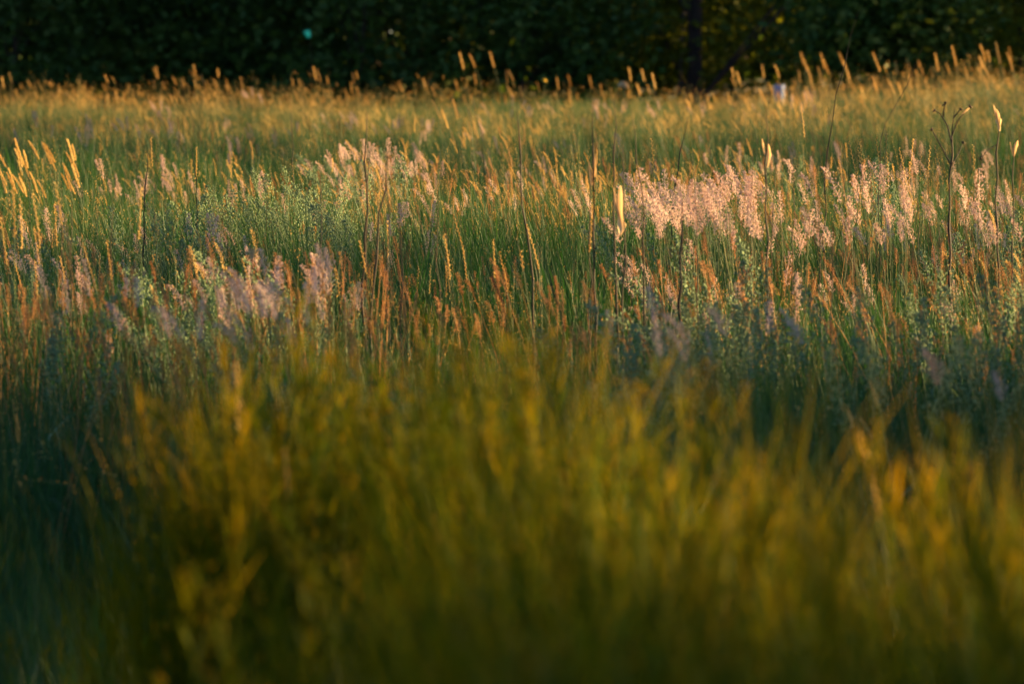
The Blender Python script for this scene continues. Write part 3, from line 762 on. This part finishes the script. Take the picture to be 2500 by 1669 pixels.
TREES = [
 (-11.5, 68, 'forest tree well to the left behind the wood edge', 9.5), (-8.0, 70, 'forest tree over the left corner bush', 10.0), (-4.6, 68.5, 'forest tree behind the teal scrap', 9.0),
 (-1.2, 70, 'forest tree behind the three arching spikes', 10.0), (4.9, 69.5, 'forest tree above the dome shaped bush', 9.5), (8.2, 68.5, 'forest tree closing the wood at its right end', 8.0),
 (-6.2, 76, 'second row forest tree deep behind the left bushes', 11.0), (-2.6, 77, 'second row forest tree deep behind the middle bushes', 11.0), (1.0, 76, 'second row forest tree left of the trunk gap', 11.0),
 (3.6, 78, 'second row forest tree right of the trunk gap', 11.0), (7.0, 77, 'second row forest tree deep behind the right bushes', 10.0)]
for x, y, lab, h in TREES:
    tree('forest_tree', lab, (x, y), h, 2.6, 0.3, 14000, 0.21, M_leaf, 0.13, nclump=110, clump=0.55)
tree('forest_tree', 'tree with a bare dark purplish trunk standing free at the wood edge', ((694 - 512) / FOC * 63.5, 63.5), 9.0, 2.4, 1.25, 7500, 0.13, M_leaf, 0.08, nclump=80, clump=0.5, tilt=0.03)
tree('sapling', 'thin pale barked sapling left of the dark trunk', ((678 - 512) / FOC * 64.5, 64.5), 6.0, 1.2, 2.3, 1500, 0.1, M_leaf, 0.028, M_birch, nclump=30, clump=0.4)

# the wood going on behind as one mass
b = MB()
n = 90000
C = np.stack([rng.uniform(-34, 10.5, n), rng.uniform(84, 96, n), rng.uniform(0, 1, n) ** 1.3 * 11], 1)
leaves_into(b, C, 0.36)
tag(obj('woodland', b.mesh('woodland', [M_leaf], smooth=False)), 'black depth of the wood behind the first trees', 'wood', kind='stuff')

# trees standing off to the right that throw bands of shade over the meadow
NX, NY = -math.sin(R(SUN_A)), math.cos(R(SUN_A)); SX, SY = math.cos(R(SUN_A)), math.sin(R(SUN_A))
def shade_tree(u, t, h, rad, low, nleaf, label):
    tree('field_tree', label, (u * NX + t * SX, u * NY + t * SY), h, rad, low, nleaf, 0.16, M_leaf, 0.12, nclump=70, clump=0.35)
shade_tree(9.2, 24, 8.5, 0.85, 1.2, 13000, 'small field tree nearest on the right of the meadow')
shade_tree(7.45, 28, 8.5, 0.5, 1.2, 8000, 'slender field tree standing just behind the nearest one')
shade_tree(13.3, 27, 9.5, 0.95, 1.4, 15000, 'slim field tree second along the right of the meadow')
shade_tree(2.9, 26, 8.5, 0.7, 1.4, 8000, 'slim field tree beside the nearest one on the right')
shade_tree(22.6, 34, 11.0, 1.0, 1.6, 13000, 'open crowned field tree farther along the right side')
shade_tree(26.6, 38, 12.0, 1.7, 1.8, 18000, 'tall field tree half way along the right side')
shade_tree(31.2, 42, 13.0, 1.4, 2.0, 11000, 'field tree near the wood on the right side')
shade_tree(40.5, 46, 13.0, 0.8, 2.0, 7000, 'last field tree close to the wood on the right side')
for x, y, h, lab in ((17, 67, 10, 'edge tree first beyond the right end of the visible wood'),
                     (22, 67.5, 10, 'edge tree second beyond the right end of the visible wood'), (27.5, 68.5, 11, 'edge tree third beyond the right end of the visible wood')):
    tree('forest_tree', lab, (x, y), h, 2.8, 0.2, 11000, 0.25, M_leaf, 0.13, nclump=110, clump=0.55)

# ------------------------------------------------------------------ small things at the wood edge
x, y, z = at(705 * K, 78 * K, 59.0)
t = empty('plastic_scrap', (x, y, z)); tag(t, 'small torn teal plastic scrap caught in the black bush', 'scrap')
b = MB()
o = np.array([[-.075, 0, .045], [-.03, -.02, .075], [.03, .015, .085], [.062, -.01, .09], [.06, .02, .03], [.085, 0, -.055], [.03, -.02, -.085], [-.02, .02, -.06], [-.045, 0, -.01], [.005, -.035, .01]])
b.add(o * 0.45, [(i, (i + 1) % 9, 9) for i in range(9)])
me = b.mesh('scrap', [M_teal], smooth=False); sh = obj('sheet', me, t); md = sh.modifiers.new('thick', 'SOLIDIFY'); md.thickness = 0.004
b = MB(); b.tube(np.array([[0.03, 0, -0.06], [0.035, 0.3, -0.2], [0.0, 0.9, -z + 0.3]]), 0.004, 0.006, 5); obj('twig', b.mesh('twig', [M_bark]), t)

x, y, z = at(1787 * K, 194 * K, 52.0); g = float(ground(x, y))
t = empty('tree_shelter_tube', (x, y, g)); tag(t, 'pale blue plastic tree shelter tube half hidden by golden spikes', 'tube')
hh = z - g
b = MB(); b.tube(np.stack([np.zeros(9), np.zeros(9), np.linspace(-0.02, hh, 9)], 1), 0.075, 0.62 * np.array([.078, .076, .075, .075, .075, .075, .075, .077, .082]), 20, 0)
sh = obj('sleeve', b.mesh('sleeve', [M_blue]), t); md = sh.modifiers.new('thick', 'SOLIDIFY'); md.thickness = 0.004
b = MB(); b.tube(np.array([[0.06, 0, -0.02], [0.06, 0, hh * 0.6], [0.06, 0, hh * 0.98]]), 0.009, 0.009, 6, 0, cap=True); obj('stake', b.mesh('stake', [M_bark]), t)
